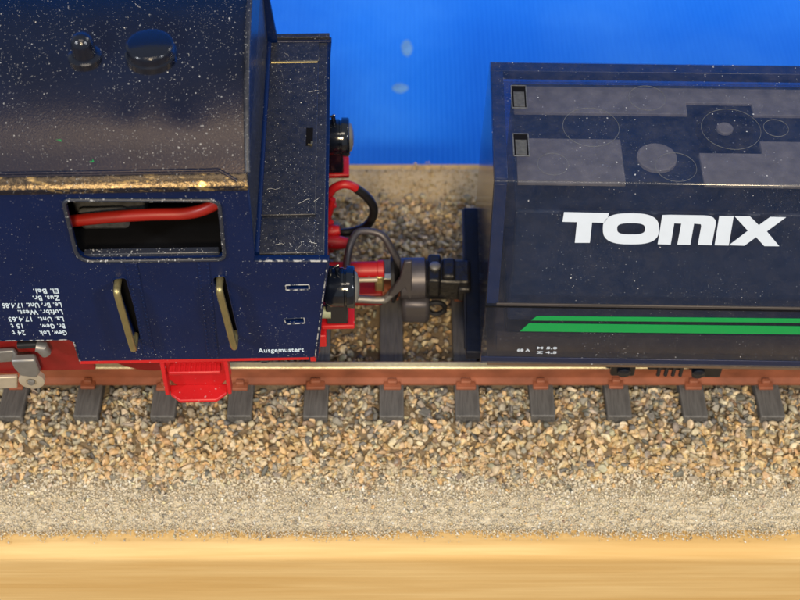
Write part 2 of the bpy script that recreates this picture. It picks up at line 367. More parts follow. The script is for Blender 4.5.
# ------------------------------------------------------------------ track
SP, SX0, SW, SL = 6.33, -.74, 2.05, 8.75
def ground(x, y):
    """height of the stone surface"""
    y = np.asarray(y, float); x = np.asarray(x, float)
    wob = .25*np.sin(x*.35+.4) + .2*np.sin(x*.83+2) + .12*np.sin(x*1.9)
    z = np.full_like(y, -2.75)
    f = np.clip((-y-8.9)/(14.0-8.9+wob), 0, 1); z = np.where(y < -8.9, -2.75 - 2.1*f, z)
    b = np.clip((y-9.2)/(18.5-9.2+wob), 0, 1); z = np.where(y > 9.2, -2.75 - 2.1*b, z)
    return z
track = tag(empty('track'), 'straight narrow track with rust brown rails and dark grey sleepers in gravel', 'track')
sm = None
for k in range(-11, 12):
    x = SX0 + SP*k
    if sm is None:
        o = MB().box(-SW/2, SW/2, -SL, SL, -3.9, -1.95).build('sleeper', M['sleeper'], track, bevel=.12); sm = o
        ch = []
        for yy in (-4.9, 4.9):
            for sgn in (-1, 1):
                b = MB().box(-.72,.72, yy+sgn*.42-(.0 if sgn>0 else .75), yy+sgn*.42+(.75 if sgn>0 else 0), -1.97, -1.62)
                b.box(-.38,.38, yy+sgn*.38-(.0 if sgn>0 else .45), yy+sgn*.38+(.45 if sgn>0 else 0), -1.7, -1.25)
                b.build('rail_chair', M['rail_side'], o, bevel=.1)
    else:
        o = copy_tree(sm, track)
        for c_ in o.children:
            c_.location = (random.uniform(-.14,.14)*S, random.uniform(-.1,.1)*S, random.uniform(-.06,.02)*S); c_.scale.x = random.uniform(.8,1.2); c_.rotation_euler.z = R(random.uniform(-1,1))
    o.location = (x*S, random.uniform(-.05,.05)*S, 0); o.rotation_euler = (0,0,R(random.uniform(-.4,.4)))
rp = [(-.62,-1.98),(.62,-1.98),(.62,-1.75),(.16,-1.55),(.16,-.62),(.42,-.45),(.42,-.07),(-.42,-.07),(-.42,-.45),(-.16,-.62),(-.16,-1.55),(-.62,-1.75)]
for yy in (-4.9, 4.9):
    r_ = MB().prism([(yy+a,b) for a,b in rp], -80, 80).build('rail', M['rail_side'], track)
    MB().box(-80, 80, yy-.34, yy+.34, -.069-.1, .06).build('rail_head', M['rail_top'], r_, bevel=.1)

# ------------------------------------------------------------------ ballast and sand
def ico(sub):
    bm = bmesh.new(); bmesh.ops.create_icosphere(bm, subdivisions=sub, radius=1); bm.verts.ensure_lookup_table()
    v = np.array([x.co[:] for x in bm.verts]); f = np.array([[q.index for q in p.verts] for p in bm.faces]); bm.free(); return v, f
def scatter(name, xs, ys, zs, sizes, cols, mat, sub, rough, label, cat):
    v0, f0 = ico(sub); n, nv = len(xs), len(v0)
    bases = []
    for _ in range(24):
        b = v0.copy()
        for q in range(9):                                   # broken faces: cut the ball by random planes
            d = rng.normal(size=3); d /= np.linalg.norm(d); c = rng.uniform(.2,.7); t = b@d
            b = b - np.outer(np.maximum(t-c,0), d)
        bases.append(b*(1+rng.normal(0, rough, (nv,1))))
    bases = np.array(bases); bi = rng.integers(0, 24, n)
    q = rng.normal(size=(n,4)); q /= np.linalg.norm(q, axis=1)[:,None]; a,b,c,d = q.T
    Rm = np.stack([1-2*(c*c+d*d),2*(b*c-a*d),2*(b*d+a*c),2*(b*c+a*d),1-2*(b*b+d*d),2*(c*d-a*b),2*(b*d-a*c),2*(c*d+a*b),1-2*(b*b+c*c)],1).reshape(n,3,3)
    sc = np.stack([rng.uniform(.8,1.35,n), rng.uniform(.65,1.05,n), rng.uniform(.45,.85,n)],1)*sizes[:,None]
    V = np.einsum('nij,nvj->nvi', Rm, bases[bi]*sc[:,None,:]) + np.stack([xs,ys,zs],1)[:,None,:]
    F = (f0[None] + (np.arange(n)*nv)[:,None,None]).reshape(-1,3)
    me = bpy.data.meshes.new(name); me.vertices.add(n*nv); me.vertices.foreach_set('co', (V*S).ravel())
    me.loops.add(F.size); me.loops.foreach_set('vertex_index', F.ravel().astype(np.int32))
    me.polygons.add(len(F)); me.polygons.foreach_set('loop_start', np.arange(0, F.size, 3, dtype=np.int32)); me.polygons.foreach_set('loop_total', np.full(len(F),3,dtype=np.int32))
    me.update(); at = me.color_attributes.new('tint','FLOAT_COLOR','POINT')
    at.data.foreach_set('color', np.repeat(np.concatenate([cols, np.ones((n,1))],1), nv, 0).ravel().astype(np.float32))
    return tag(link(name, me, mat), label, cat, kind='stuff')
def on_track(x, y, g=.12):
    k = np.abs((x-SX0+SP/2)%SP - SP/2)
    return ((k < SW/2+g) & (np.abs(y) < SL+g)) | (np.abs(np.abs(y)-4.9) < .62)
PAL = np.array([(.58,.42,.22),(.52,.34,.15),(.60,.50,.33),(.27,.245,.20),(.15,.145,.13),(.36,.29,.19),(.42,.37,.27),(.25,.17,.10)])
def pick(w):
    w = w/w.sum(1, keepdims=True); c = (rng.random((len(w),1)) > np.cumsum(w,1)).sum(1); c = np.clip(c,0,len(PAL)-1)
    return PAL[c]*rng.uniform(.7,1.15,(len(w),1))*(1+rng.normal(0,.03,(len(w),3)))
def field(nn, y0, y1): return rng.uniform(-45,45,nn), rng.uniform(y0,y1,nn)
xs, ys = (np.concatenate(q) for q in zip(field(23000, -14.6, 19.5), field(9000, -14.4, -2), field(2200, -7, -5.4)))
edge = -13.7 + .5*np.sin(xs*.4) + .4*np.sin(xs*1.1+1); ok = (ys > edge + rng.exponential(.25,len(xs))*0) & (~on_track(xs, ys) | ((np.abs(ys) > 8.3) & (rng.random(len(xs)) < .25)))
xs, ys = xs[ok], ys[ok]; nn = len(xs)
sz = rng.uniform(.26,.58,nn)*(1-.35*np.clip((-ys-12.4)/1.6,0,1))
zs = ground(xs,ys) + rng.uniform(-.5,.22,nn) + np.where((np.abs(ys)>9)&(np.abs(ys)<13), .1, 0)
o_ = np.clip(1-np.abs(ys+11.5)/2.6, 0, 1)[:,None]; inner = (np.abs(ys)<8.8)[:,None]*1.0
grey = np.clip(1-np.abs(ys+13.8)/1.3, 0, 1)[:,None]
W = np.array([[2.2,1.0,1.6,1.5,.8,1.4,1.3,.5]]) + grey*np.array([[-1,-1,1,3,.3,0,3,0]]) + o_*np.array([[5,3,2.5,-.6,-.5,0,-.2,0]]) + inner*np.array([[-.6,-.2,-.2,1.1,1.6,.6,.4,.8]])
scatter('ballast_stones', xs, ys, zs, sz, pick(np.maximum(W,.05)), M['stone'], 2, .055, 'coarse ochre and grey ballast stones heaped between and beside the sleepers', 'ballast')
# finer grit and sand on both flanks
xs, ys = (np.concatenate(q) for q in zip(field(44000, -18.9, -11.6), field(16000, 15.5, 24.6)))
e1 = -18.05 + .12*np.sin(xs*.23) + .08*np.sin(xs*1.4+1) + .05*np.sin(xs*4); e2 = 23.6 + .4*np.sin(xs*.6)
m1 = (ys < -11.6) & (ys > e1 - rng.exponential(.2,len(xs))); m2 = (ys > 15.5) & (ys < e2 + rng.exponential(.12,len(xs)))
ok = (m1 | m2); xs, ys = xs[ok], ys[ok]; nn = len(xs)
t = np.where(ys<0, np.clip((-ys-13)/4.5,0,1), np.clip((ys-17)/6,0,1))
sz = rng.uniform(.09,.22,nn)*(1.25-.5*t) ; big = rng.random(nn) < .05; sz = np.where(big, rng.uniform(.2,.34,nn)*(1.1-.4*t), sz)
zs = ground(xs,ys) + rng.uniform(-.22,.03,nn) + np.where(big, .06, 0)
W = np.array([[1.2,.5,4.0,1.2,.35,.8,3.2,.3]])*np.ones((nn,1)); c = pick(W); c = c*.28 + np.array([.66,.60,.47])*.76*(.82+.26*rng.random((nn,1)))
c[big] = pick(np.array([[1.5,.3,4,1.5,.1,.5,4,.1]])*np.ones((int(big.sum()),1)))*1.15
c[rng.random(nn)<.05] = (.75,.74,.68)
c[ys > 0] *= np.array([.86,.76,.58])
scatter('sand_grains', xs, ys, zs, sz, c, M['sand'], 1, .10, 'fine pale sand strip along the edges of the ballast', 'sand')
gx = np.arange(-84, 84.1, .5); gy = np.concatenate([np.arange(-18.4,-8,.4), [-8.9,0,9.2], np.arange(9.6,24.2,.5)]); gy = np.sort(gy)
GX, GY = np.meshgrid(gx, gy); GZ = ground(GX.ravel(), GY.ravel()) - .12
lip = np.where(GY.ravel() < -17.3, (-17.3-GY.ravel())*.35, 0) + np.where(GY.ravel() > 23, (GY.ravel()-23)*.35, 0); GZ -= lip
gxx = GX.ravel(); gyy = GY.ravel()
wave = .12*np.sin(gxx*.23) + .08*np.sin(gxx*1.4+1) + .05*np.sin(gxx*4)
gyy = np.where(gyy < -16, gyy + (wave+.35)*np.clip((-16-gyy)/2.4,0,1), gyy)
mb = MB(); nx = len(gx)
mb.add(np.stack([GX.ravel(), gyy, GZ],1).tolist(), [(j*nx+i, j*nx+i+1, (j+1)*nx+i+1, (j+1)*nx+i) for j in range(len(gy)-1) for i in range(nx-1)])
tag(mb.build('sand_bed', M['bed'], smooth=True, fix=False), kind='structure')

# ================================================================== LOCOMOTIVE
loco = tag(empty('steam_locomotive', (-20,0,0), LF.rot), 'dark blue dusty model steam locomotive with open cab window, handrails and red frame', 'locomotive')
CY = -12.0
def LP(px, py, y=CY): h = LF.y(px, py, y); return (h.x, h.z)
XW = LP(247,187)[0]; ZS = LP(247,188)[1]; XB = LP(328,261)[0]; ZT_ = LP(328,261)[1]
XL = -42.0
slots = [[(112,279),(126,277),(143,337),(136,341)], [(212,277),(225,275),(239,336),(231,339)]]
outline = [(XL, ZS-.1), (XL, LP(0,340)[1]), LP(68,339.5), LP(74.5,343), LP(80,361), LP(314,357), LP(329,261), LP(254,261.5), (LP(247,187)[0], ZS-.1)]
outline = rounded(outline, [0,0,0,.4,.1,.15,.15,.1,0])
win = rounded([LP(63,199.5),LP(219,200),LP(225,259),LP(78,261)], [.55,.75,.6,1.2], 6)
hs = [rounded([LP(*p) for p in s], .35) for s in slots]
sl = [rounded([LP(*p) for p in s], .12) for s in ([(285.5,285),(309,284.5),(309.5,289.5),(286,290)], [(284,318.5),(304,317.5),(305,323),(286,324)])]
side_plate('cab_side', [outline, win] + hs + sl, CY, .55, M['navy'], loco)
# far side: the same plate without the fittings, facing away
far = rounded([(XL, ZS-.1),(XL,8.5),(XB-1.2,8.5),(XB,ZT_),(XW+.6,ZT_),(XW,ZS-.1)], .1)
side_plate('cab_side', [far], 12.0-.0+.0-.55, .55, M['navy'], loco)
# window rim and sill
wp = [Vector((x, CY-.03, z)) for x, z in win]
MB().tube(wp+[wp[0]], .14, 8, cap=False).build('window_rim', M['rubbed'], loco, smooth=True)
xa, za = LP(80,260); xb, zb = LP(222,259)
MB().box(xa+.2, xb-.2, CY+.3, CY+.85, za-.2, za+.2).build('window_sill', M['rubbed'], loco, bevel=.08)
# worn bright edges where paint has rubbed off (thin bare-metal slivers lying on the plate's rim)
def sliver(name, pts, r=.05): return MB().tube(pts, r, 6).build(name, M['worn'], loco, smooth=True)
sliver('bare_edge', [(LP(255,261.5)[0], CY-.02, LP(255,261)[1]+.05), (XB, CY-.02, ZT_+.02)], .07)
sliver('bare_edge', [(XB-.02, CY-.02, ZT_), (LP(315,357)[0], CY-.02, LP(315,357)[1])], .05)
sliver('bare_edge', [(LP(74,342)[0],CY-.02,LP(74,342)[1]), (LP(80,361)[0],CY-.02,LP(80,361)[1])], .06)
sliver('bare_edge', [(XL,CY-.02,LP(0,340)[1]), (LP(68,339.5)[0],CY-.02,LP(68,339.5)[1])], .035)
# slot trims: rough raised lips
for s_ in sl:
    p = [Vector((x, CY-.01, z)) for x, z in s_]; MB().tube(p+[p[0]], .045, 6, cap=False).build('slot_lip', M['worn'], loco, smooth=True)
for s_ in hs:
    p = [Vector((x, CY-.01, z)) for x, z in s_]; MB().tube(p+[p[0]], .045, 6, cap=False).build('slot_lip', M['navy'], loco, smooth=True)
# rivet strips
for (a, b) in (((131,263),(150,356)), ((203,262),(213,356))):
    A = Vector((LP(*a)[0], CY, LP(*a)[1])); B = Vector((LP(*b)[0], CY, LP(*b)[1])); d = (B-A); u = Vector((.42,0,0))
    st = MB(); st.slab([A-u, A+u, B+u, B-u], (0,-1,0), .06); st_o = st.build('riveted_strip', M['navy'], loco, bevel=.02)
    rv = MB()
    for k in range(26):
        for sg in (-1,1):
            p = A + d*((k+.5)/26) + u*.7*sg; rv.lathe([(.085,0),(.06,.05),(.01,.07)], (0,0,0), 'Y', 6); 
            for j in range(len(rv.v)-18, len(rv.v)):
                x,y,z = rv.v[j]; rv.v[j] = (x+p.x, CY-.06-y, z+p.z)
    tag(rv.build('rivets', M['navy'], st_o), kind='stuff')
for px0, px1 in ((106,150),(206,245)):
    MB().box(LP(px0,300)[0], LP(px1,300)[0], CY+.75, CY+.95, LP(110,345)[1], LP(110,272)[1]).build('slot_dark_sheet', M['dark'], loco)  # added sheets: the slots' inner shade put in as near-black
# handrails
for (t_, b_) in (((118,282),(135,338)), ((220,280),(235,336))):
    A = LP(*t_); B = LP(*b_)
    pts = smooth_path([(A[0],CY+.4,A[1]), (A[0],CY-.55,A[1]+.02), (A[0]+.03,CY-.95,A[1]-.35), (A[0]*.5+B[0]*.5,CY-1.0,(A[1]+B[1])/2), (B[0]-.03,CY-1.0,B[1]+.25), (B[0],CY-.75,B[1]), (B[0],CY+.3,B[1]+.1)], 5)
    MB().tube(pts, .26, 10).build('handrail', M['brass'], loco, smooth=True)
# cab interior
MB().box(XL, XW-.3, -5.5, -5.2, 14, ZS-.4).build('cab_inner_wall', M['dark'], loco)
mb = MB(); mb.box(LP(60,200)[0]-.4, LP(60,200)[0]+4.5, -8.6, -6.2, za+.2, ZS-3.6); mb.box(LP(60,200)[0]-1, XW-2.5, -7.6, -5.6, ZS-4.2, ZS-1.2)
mb.build('boiler_backhead', M['soot'], loco, bevel=.3)
MB().box(LP(60,200)[0], LP(60,200)[0]+3.4, -9.4, -8.7, za+.1, za+2.0).build('firehole_block', M['soot'], loco, bevel=.4)
MB().box(XL, XW-.3, CY+.6, -CY-.6, za-1.2, za-.9).build('cab_floor', M['dark'], loco)
cp = [LF.y(px,py,-10.0) for px,py in ((40,226),(72,221),(110,217),(150,214.5),(185,213.5),(205,209),(222,200))]
MB().tube(smooth_path(cp, 6), .42, 14).build('cable', M['cable'], loco, smooth=True)
MB().box(XL, XL+.5, -11.4, 11.4, 8.5, ZS).build('cab_front_wall', M['navy'], loco)
MB().box(XW-.62, XW-.12, -11.42, 11.42, 8.5, ZS+.3).build('cab_rear_wall', M['navy_top'], loco)
# roof
RH, RE, RY = 33.6, ZS+1.0, 11.6
rad = (RY**2+(RH-RE)**2)/(2*(RH-RE)); th = math.asin(RY/rad)
def roof_z(y): return RH - rad + math.sqrt(rad*rad - y*y)
arc = [(rad*math.sin(a), RH-rad+rad*math.cos(a)) for a in np.linspace(-th, th, 49)]
rp_ = arc + [(RY,RE-.7),(-RY,RE-.7)]
roof = MB().prism(rp_, XL-.3, XW+.05).build('cab_roof', M['roof'], loco, bevel=.0)
roof.data.polygons.foreach_set('use_smooth', [True]*len(roof.data.polygons)); roof.data.set_sharp_from_angle(angle=R(30))
for sg in (-1, 1):
    g = [(sg*RY*.985,RE+.02),(sg*(RY+.1),RE-.05),(sg*12.25,RE-.66),(sg*12.28,RE-1.02),(sg*12.0,RE-1.02),(sg*RY*.985,RE-.6)]
    MB().prism(g, XL-.3, XW+.12).build('roof_gutter', M['gutter'], roof, bevel=.1)
# raised lip along the front edge of the roof, ending in a mitre
lip = [LF.z(px, py, RE+.15) for px, py in ((-60,174.5),(219,168),(236,181))]
lip = [(p.x, -RY-.02+k, RE+.1+j) for p, k, j in zip(lip, (.12,.12,-.35), (0.08,.08,-.45))]
MB().tube(lip, .11, 8).build('roof_seam', M['roof'], roof, smooth=True)
MB().tube([(XW+.1, y, roof_z(y)+.02) for y in np.linspace(-RY, RY, 30)], .2, 8).build('roof_rear_bead', M['navy_top'], roof, smooth=True)
# whistle dome and round hatch
def roof_spot(px, py):
    y = -4.0
    for _ in range(8): h = LF.y(px, py, y); y += (roof_z(y) - h.z)*-.0 + 0; c, d = LF.ray(px, py); t = None; break
    for y_ in np.linspace(-11, 11, 400):
        h = LF.y(px, py, y_)
        if h.z >= roof_z(y_): return h
    return h
p = roof_spot(85, 57); tilt = Matrix.Rotation(0,4,'X')
d_ = MB().lathe([(r*.84,h*.74) for r,h in ((1.16,-.4),(1.16,.18),(1.04,.3),(.86,.36),(.84,.5),(.80,1.3),(.70,1.75),(.5,2.05),(.25,2.2),(.02,2.24))], (p.x,p.y,p.z)).build('roof_dome', M['fitting'], loco, smooth=True)
p = roof_spot(151, 53)
MB().lathe([(1.52,-.4),(1.52,.04),(1.42,.10),(1.40,.58),(1.34,.68),(1.22,.73),(.02,.75)], (p.x,p.y,p.z), n=48).build('roof_hatch', M['fitting'], loco, smooth=True)
# bunker behind the cab
bt = [(XW-.1,-11.43),(XB-.25,-11.43),(XB-.25,11.43),(XW-.1,11.43)]
mb = MB(); mb.slab([(x,y,ZT_-.35) for x,y in bt], (0,0,1), .3); bk = mb.build('bunker_top', M['navy_top'], loco, bevel=.08)
MB().add([(XB-.4,-11.43,ZT_-.1),(XB-.02,-11.43,ZT_-.1),(XB-.02,11.95,ZT_-.1),(XB-.4,11.95,ZT_-.1),(XB-1.6,-11.43,9),(XB-1.2,-11.43,9),(XB-1.2,11.95,9),(XB-1.6,11.95,9)],
         [(0,1,2,3),(7,6,5,4),(0,4,5,1),(1,5,6,2),(2,6,7,3),(3,7,4,0)]).build('bunker_rear_wall', M['navy'], loco, bevel=.05)
ya, yb = LF.z(290,218,ZT_).y, LF.z(290,63,ZT_).y
xr = LF.z(316,200,ZT_).x; xl = LF.z(262,200,ZT_).x
for y0, y1 in ((-11.3, ya-.22), (ya+.22, yb-.1), (yb+.1, 11.3)):
    MB().box(xl, xr, y0, y1, ZT_-.06, ZT_+.12).build('bunker_lid', M['navy_top'], bk, bevel=.07)
MB().tube([(xl+.1, yb, ZT_+.06),(xr-.1, yb, ZT_+.06)], .09, 6).build('lid_seam', M['brass'], bk, smooth=True)
MB().tube([(xl-.2,-11.3,ZT_+.05),(xl-.2,11.2,ZT_+.05)], .28, 8).build('corner_bead', M['navy'], bk, smooth=True)
MB().box(XW+.2, XB-.1, 11.6, 12.1, ZT_-.5, ZT_+.35).build('bunker_far_lip', M['navy_top'], bk, bevel=.05)
h = LF.z(310,138,ZT_)
MB().box(h.x-.28,h.x+.22,h.y-.95,h.y+.95,ZT_+.10,ZT_+.15).build('lid_hole_patch', M['dark'], bk)  # flat patch on the lid, the hole's shade put into its colour
MB().tube([(h.x-.1,h.y-.85,ZT_+.15),(h.x+.12,h.y-.95,ZT_+.2),(h.x+.15,h.y-.6,ZT_+.15)], .09, 6).build('brass_clip', M['brass'], bk, smooth=True)
# printed words
Nn = (0,-1,0)
for body, r_, l_, cy in (('El. Bel.',58,33,290.6),('Zus. Br.',59,32.4,297.6),('Le. Br. Unt. 17.4.85',61,1.5,304.6),('Luftbr. West.',62,17.5,311.6),
                         ('La. Unt.',63,38,318.8),('17.4.63',31,8,318.8),('Br. Gew.',64.4,40,325.8),('15 t',22,10.5,325.8),('Gew. Lok',66.3,39,332.6),('24 t',24.5,12,332.6)):
    A = LF.y(r_, cy-2.1, CY); B = LF.y(l_, cy-2.1-(l_-r_)*.012, CY)
    put_text('lettering', body, A, B, Nn, .53, M['white_dim'], loco)
A = LF.y(258.5,352.2,CY); B = LF.y(304,351.2,CY); put_text('lettering', 'Ausgemustert', A, B, Nn, .50, M['white_dim'], loco)
# red frame, step and running gear
za_ = LP(80,361.5)[1]; xs0 = LP(79,362)[0]; xs1 = LP(309,359)[0]
MB().box(xs0, xs1, -11.95, -10.6, za_-.42, za_+.0).build('frame_strip', M['red'], loco, bevel=.05)
x0, x1 = LP(310,358)[0], LP(316,358)[0]
MB().box(x0, x1, -11.9, -10.9, za_-.7, za_+.02).build('frame_tab', M['red'], loco, bevel=.05)
sx0, sx1 = LP(160,366)[0], LP(227,366)[0]
step = MB()
zb = za_-.42
step.slab([(sx0+.1,-10.9,zb),(sx0-.1,-10.9,zb-2.6),(sx0+1.0,-10.9,zb-4.2),(sx1-1.0,-10.9,zb-4.2),(sx1+.1,-10.9,zb-2.6),(sx1,-10.9,zb)], (0,-1,0), .35)
so = step.build('step', M['red'], loco, bevel=.1)
MB().box(sx0+.55, sx1-.55, -12.15, -11.2, zb-1.35, zb-1.0).build('upper_tread', M['red'], so, bevel=.1)
for k in range(9):
    if k == 0: tr = MB().box(-.07,.07,-12.05,-11.3,zb-1.0,zb-.94).build('tread_rib', M['red'], so); tr.location.x = (sx0+.95)*S
    else: c_ = tr.copy(); COL.objects.link(c_); c_.parent = so; c_.location.x = (sx0+.95+k*(sx1-sx0-1.9)/8)*S
low = [(sx0+.2,-11.2),(sx0+.35,-12.1),(sx0+1.1,-12.75),(sx1-1.1,-12.75),(sx1-.35,-12.1),(sx1-.2,-11.2)]
MB().slab([(x,y,zb-4.1) for x,y in low], (0,0,1), .35).build('lower_tread', M['red'], so, bevel=.1)
for xx in (sx0-.05, sx1-.28):
    MB().add([(xx,-11.2,zb),(xx+.33,-11.2,zb),(xx+.33,-11.2,zb-3.9),(xx,-11.2,zb-3.9),(xx,-11.75,zb),(xx+.33,-11.75,zb),(xx+.33,-12.15,zb-3.9),(xx,-12.15,zb-3.9)],
             [(0,1,2,3),(7,6,5,4),(0,4,5,1),(1,5,6,2),(2,6,7,3),(3,7,4,0)]).build('step_cheek', M['red'], so, bevel=.08)
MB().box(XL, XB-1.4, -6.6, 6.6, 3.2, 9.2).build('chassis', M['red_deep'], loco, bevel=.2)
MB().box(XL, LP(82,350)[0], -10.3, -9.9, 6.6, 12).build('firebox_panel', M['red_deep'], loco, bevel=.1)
def wheelset(x, r, mat, parent):
    for sg in (-1,1):
        wl = MB().lathe([(r+.5, sg*3.75),(r+.5, sg*4.15),(r, sg*4.3),(r-.06, sg*5.5),(r-.5,sg*5.55),(r*.3,sg*5.2),(.4,sg*5.6),(.02,sg*5.6)], (x,0,r), 'Y', 40).build('wheel', mat, parent, smooth=True)
    MB().tube([(x,-3.7,r),(x,3.7,r)], .5, 10).build('axle', M['steel'], parent)
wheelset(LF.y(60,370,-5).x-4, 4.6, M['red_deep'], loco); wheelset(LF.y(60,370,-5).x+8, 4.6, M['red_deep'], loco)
# rods and crosshead at the left edge
a = LF.y(-60,392,-10.6); b = LF.y(22,380,-10.6); c_ = LF.y(40,378,-10.6)
rod = MB(); rod.slab([LF.y(-60,377,-10.6),LF.y(18,373.5,-10.6),LF.y(18,384.5,-10.6),LF.y(-60,388,-10.6)], (0,-1,0), .35); 
rd = rod.build('coupling_rod', M['rod'], loco, bevel=.08)
q = LF.y(32,378.5,-10.9)
MB().lathe([(.98,.2),(.98,-.25),(.85,-.32),(.40,-.32),(.36,-.2),(.02,-.18)], q, 'Y', 28).build('rod_boss', M['rod'], rd, smooth=True)
MB().lathe([(.30,-.3),(.26,-.5),(.02,-.52)], q, 'Y', 6).build('rod_bolt', M['steel'], rd)
lk = MB(); lk.slab([LF.y(12,354,-10.9),LF.y(36,353,-10.9),LF.y(41,366,-10.9),LF.y(38,371,-10.9),LF.y(22,369,-10.9),LF.y(15,361,-10.9)], (0,-1,0), .7)
lk.build('valve_link', M['steel'], loco, bevel=.15)
lk = MB(); lk.tube([LF.y(36,346,-11.2),LF.y(42,347,-11.2),LF.y(46,353,-11.2)], [.42,.5,.42], 12); lk.build('link_pin', M['steel'], loco, smooth=True)
lk = MB(); lk.slab([LF.y(-60,362,-10.6),LF.y(-60,352,-10.6),LF.y(14,347,-10.6),LF.y(18,352,-10.6),LF.y(12,358,-10.6)], (0,-1,0), .4); lk.build('eccentric_rod', M['steel'], loco, bevel=.1)
MB().tube([LF.y(18,345,-11.0),LF.y(40,344,-11.0)], .3, 8).build('link_arm', M['black'], loco, smooth=True)

# buffer beam, lamps, hoses and coupler at the rear
BX = LF.x(327,262,0) ; bx = XB-1.0
beam = MB().box(bx-.5, bx+.35, -9.3, 9.8, 7.6, 9.0).box(bx-.5,bx+.3,-3.6,3.6,4.4,7.7).build('buffer_beam', M['red'], loco, bevel=.12)
def headlamp(dx, y):
    lx0 = XB-.4+dx; c = Vector((lx0, y, 13.2))
    l = MB().lathe([(.9,-.4),(1.35,0),(1.5,.25),(1.5,1.25),(1.42,1.3),(1.42,1.42),(1.62,1.46),(1.62,1.95),(1.5,2.08),(1.3,2.08)], c, 'X', 32).build('headlamp', M['black_gloss'], loco, smooth=True)
    MB().lathe([(1.28,2.0),(1.1,2.25),(.6,2.4),(.02,2.44)], c, 'X', 24).build('lens', M['lens'], l, smooth=True)
    MB().tube([c+Vector((.25,0,1.3)), c+Vector((.3,0,2.3)), c+Vector((.8,0,2.35)), c+Vector((.85,0,1.3))], .2, 8).build('lamp_handle', M['black_gloss'], l, smooth=True)
    MB().box(c.x-.2, c.x+1.5, y-.9, y+.9, 9.9, 12.2).build('lamp_bracket', M['black_gloss'], l, bevel=.12)
    MB().box(c.x-.6, c.x+1.95, y-1.05, y+1.2, 9.45, 9.88).build('lamp_foot', M['red'], l, bevel=.1)
M['lens'] = plain('pale_lens', (.16,.16,.15), .15)
headlamp(0, -8.0); headlamp(-.4, 8.3)
# hose: red then black loop
def XP(px,py,y): return LF.y(px,py,y)
hp = [XP(*q,5.0) for q in ((329,232),(327.5,215),(327.5,200),(333,189),(343,184.5),(352,186),(358,190))]
MB().tube(smooth_path(hp,6), .36, 12).build('air_hose', M['red'], loco, smooth=True)
hp = [XP(*q,5.0) for q in ((356,188.5),(366,196),(373,206),(373,216),(366,226),(355,231),(342,233),(334,235))]
MB().tube(smooth_path(hp,6), .38, 12).build('air_hose', M['black'], loco, smooth=True)
for (qa, qb, yy, r_) in (((326,206),(336,204),4.6,.35),((326,222),(333,199),4.4,.3),((326,242),(348,243),2.5,.55),((326,232),(340,230),3.4,.5),((330,250),(330,222),4.2,.4)):
    MB().tube([XP(*qa,yy), (XP(*qa,yy)+XP(*qb,yy))/2, XP(*qb,yy)], [r_, r_*1.15, r_*.8], 10).build('pipe_stub', M['red'], loco, smooth=True)
MB().tube([XP(325,225,4.4),XP(333,226,4.4)], .35, 8).build('valve_cock', M['tooth'], loco, smooth=True)
MB().tube([XP(322,312,-8.6),XP(331,312,-8.6)], .5, 8).build('buffer_stub', M['tooth'], loco, smooth=True)
# drawbar: red barrel, brass block, silver pin, dark buffer plate
MB().lathe([(.72,-3.2),(.72,1.6),(.80,1.65),(.80,2.1),(.6,2.2)], XP(358,270,0), 'X', 20).build('drawbar_barrel', M['red'], loco, smooth=True)
q = XP(379,281,-.4); MB().box(q.x-.35,q.x+.4,q.y-.5,q.y+.5,q.z-.95,q.z+1.0).build('brass_block', M['brass'], loco, bevel=.15)
q = XP(358,280,-1.0); MB().tube([q+Vector((-1.5,0,0)), q+Vector((1.6,0,0))], .2, 10).build('drawbar_pin', M['steel_b'] if 'steel_b' in M else M['rod'], loco, smooth=True)
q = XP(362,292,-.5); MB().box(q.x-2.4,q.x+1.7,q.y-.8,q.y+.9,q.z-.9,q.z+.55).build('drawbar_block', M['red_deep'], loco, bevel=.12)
q = XP(391,279,.4); MB().lathe([(2.0,.0),(2.05,.25),(1.7,.45),(.9,.8),(.7,1.9)], q, 'X', 28).build('buffer_plate', M['black'], loco, smooth=True)
# wire loop
yl = .6
lo = [XP(344,300,-2.2),XP(345,280,-1.2),XP(347,262,-.4),XP(350,246,.6),XP(356,234,1.6),XP(364,231,1.9),XP(376,232.5,1.9),XP(385,238,1.6),XP(394,254,1.0),XP(404,270,.6),XP(414,276,.2)]
bl = MB().tube(smooth_path(lo,4), .31, 8).build('coupling_loop', M['bronze'], loco, smooth=True)
lo = [XP(334,298,-1.6),XP(358,299,-1.6),XP(382,300,-1.6),XP(388,297,-1.5),XP(402,282,-1.0),XP(412,277,-.4)]
MB().tube(smooth_path(lo,4), .33, 8).build('loop_arm', M['bronze2'] if 'bronze2' in M else M['steel'], bl, smooth=True)
MB().slab([XP(386,298.5,-1.7),XP(390,301,-1.7),XP(405,288,-1.7),XP(408,299,-1.7),XP(412,299,-1.7),XP(412,262,-1.7),XP(404,263,-1.7),XP(400,279,-1.7)], (0,1,0), .4).build('loop_yoke', M['bronze'], bl, bevel=.1)
q = XP(413,278,0)
MB().lathe([(1.55,-1.1),(1.72,-1.0),(1.72,.95),(1.6,1.05)], q, 'X', 28).build('loop_collar', M['bronze'], bl, smooth=True)

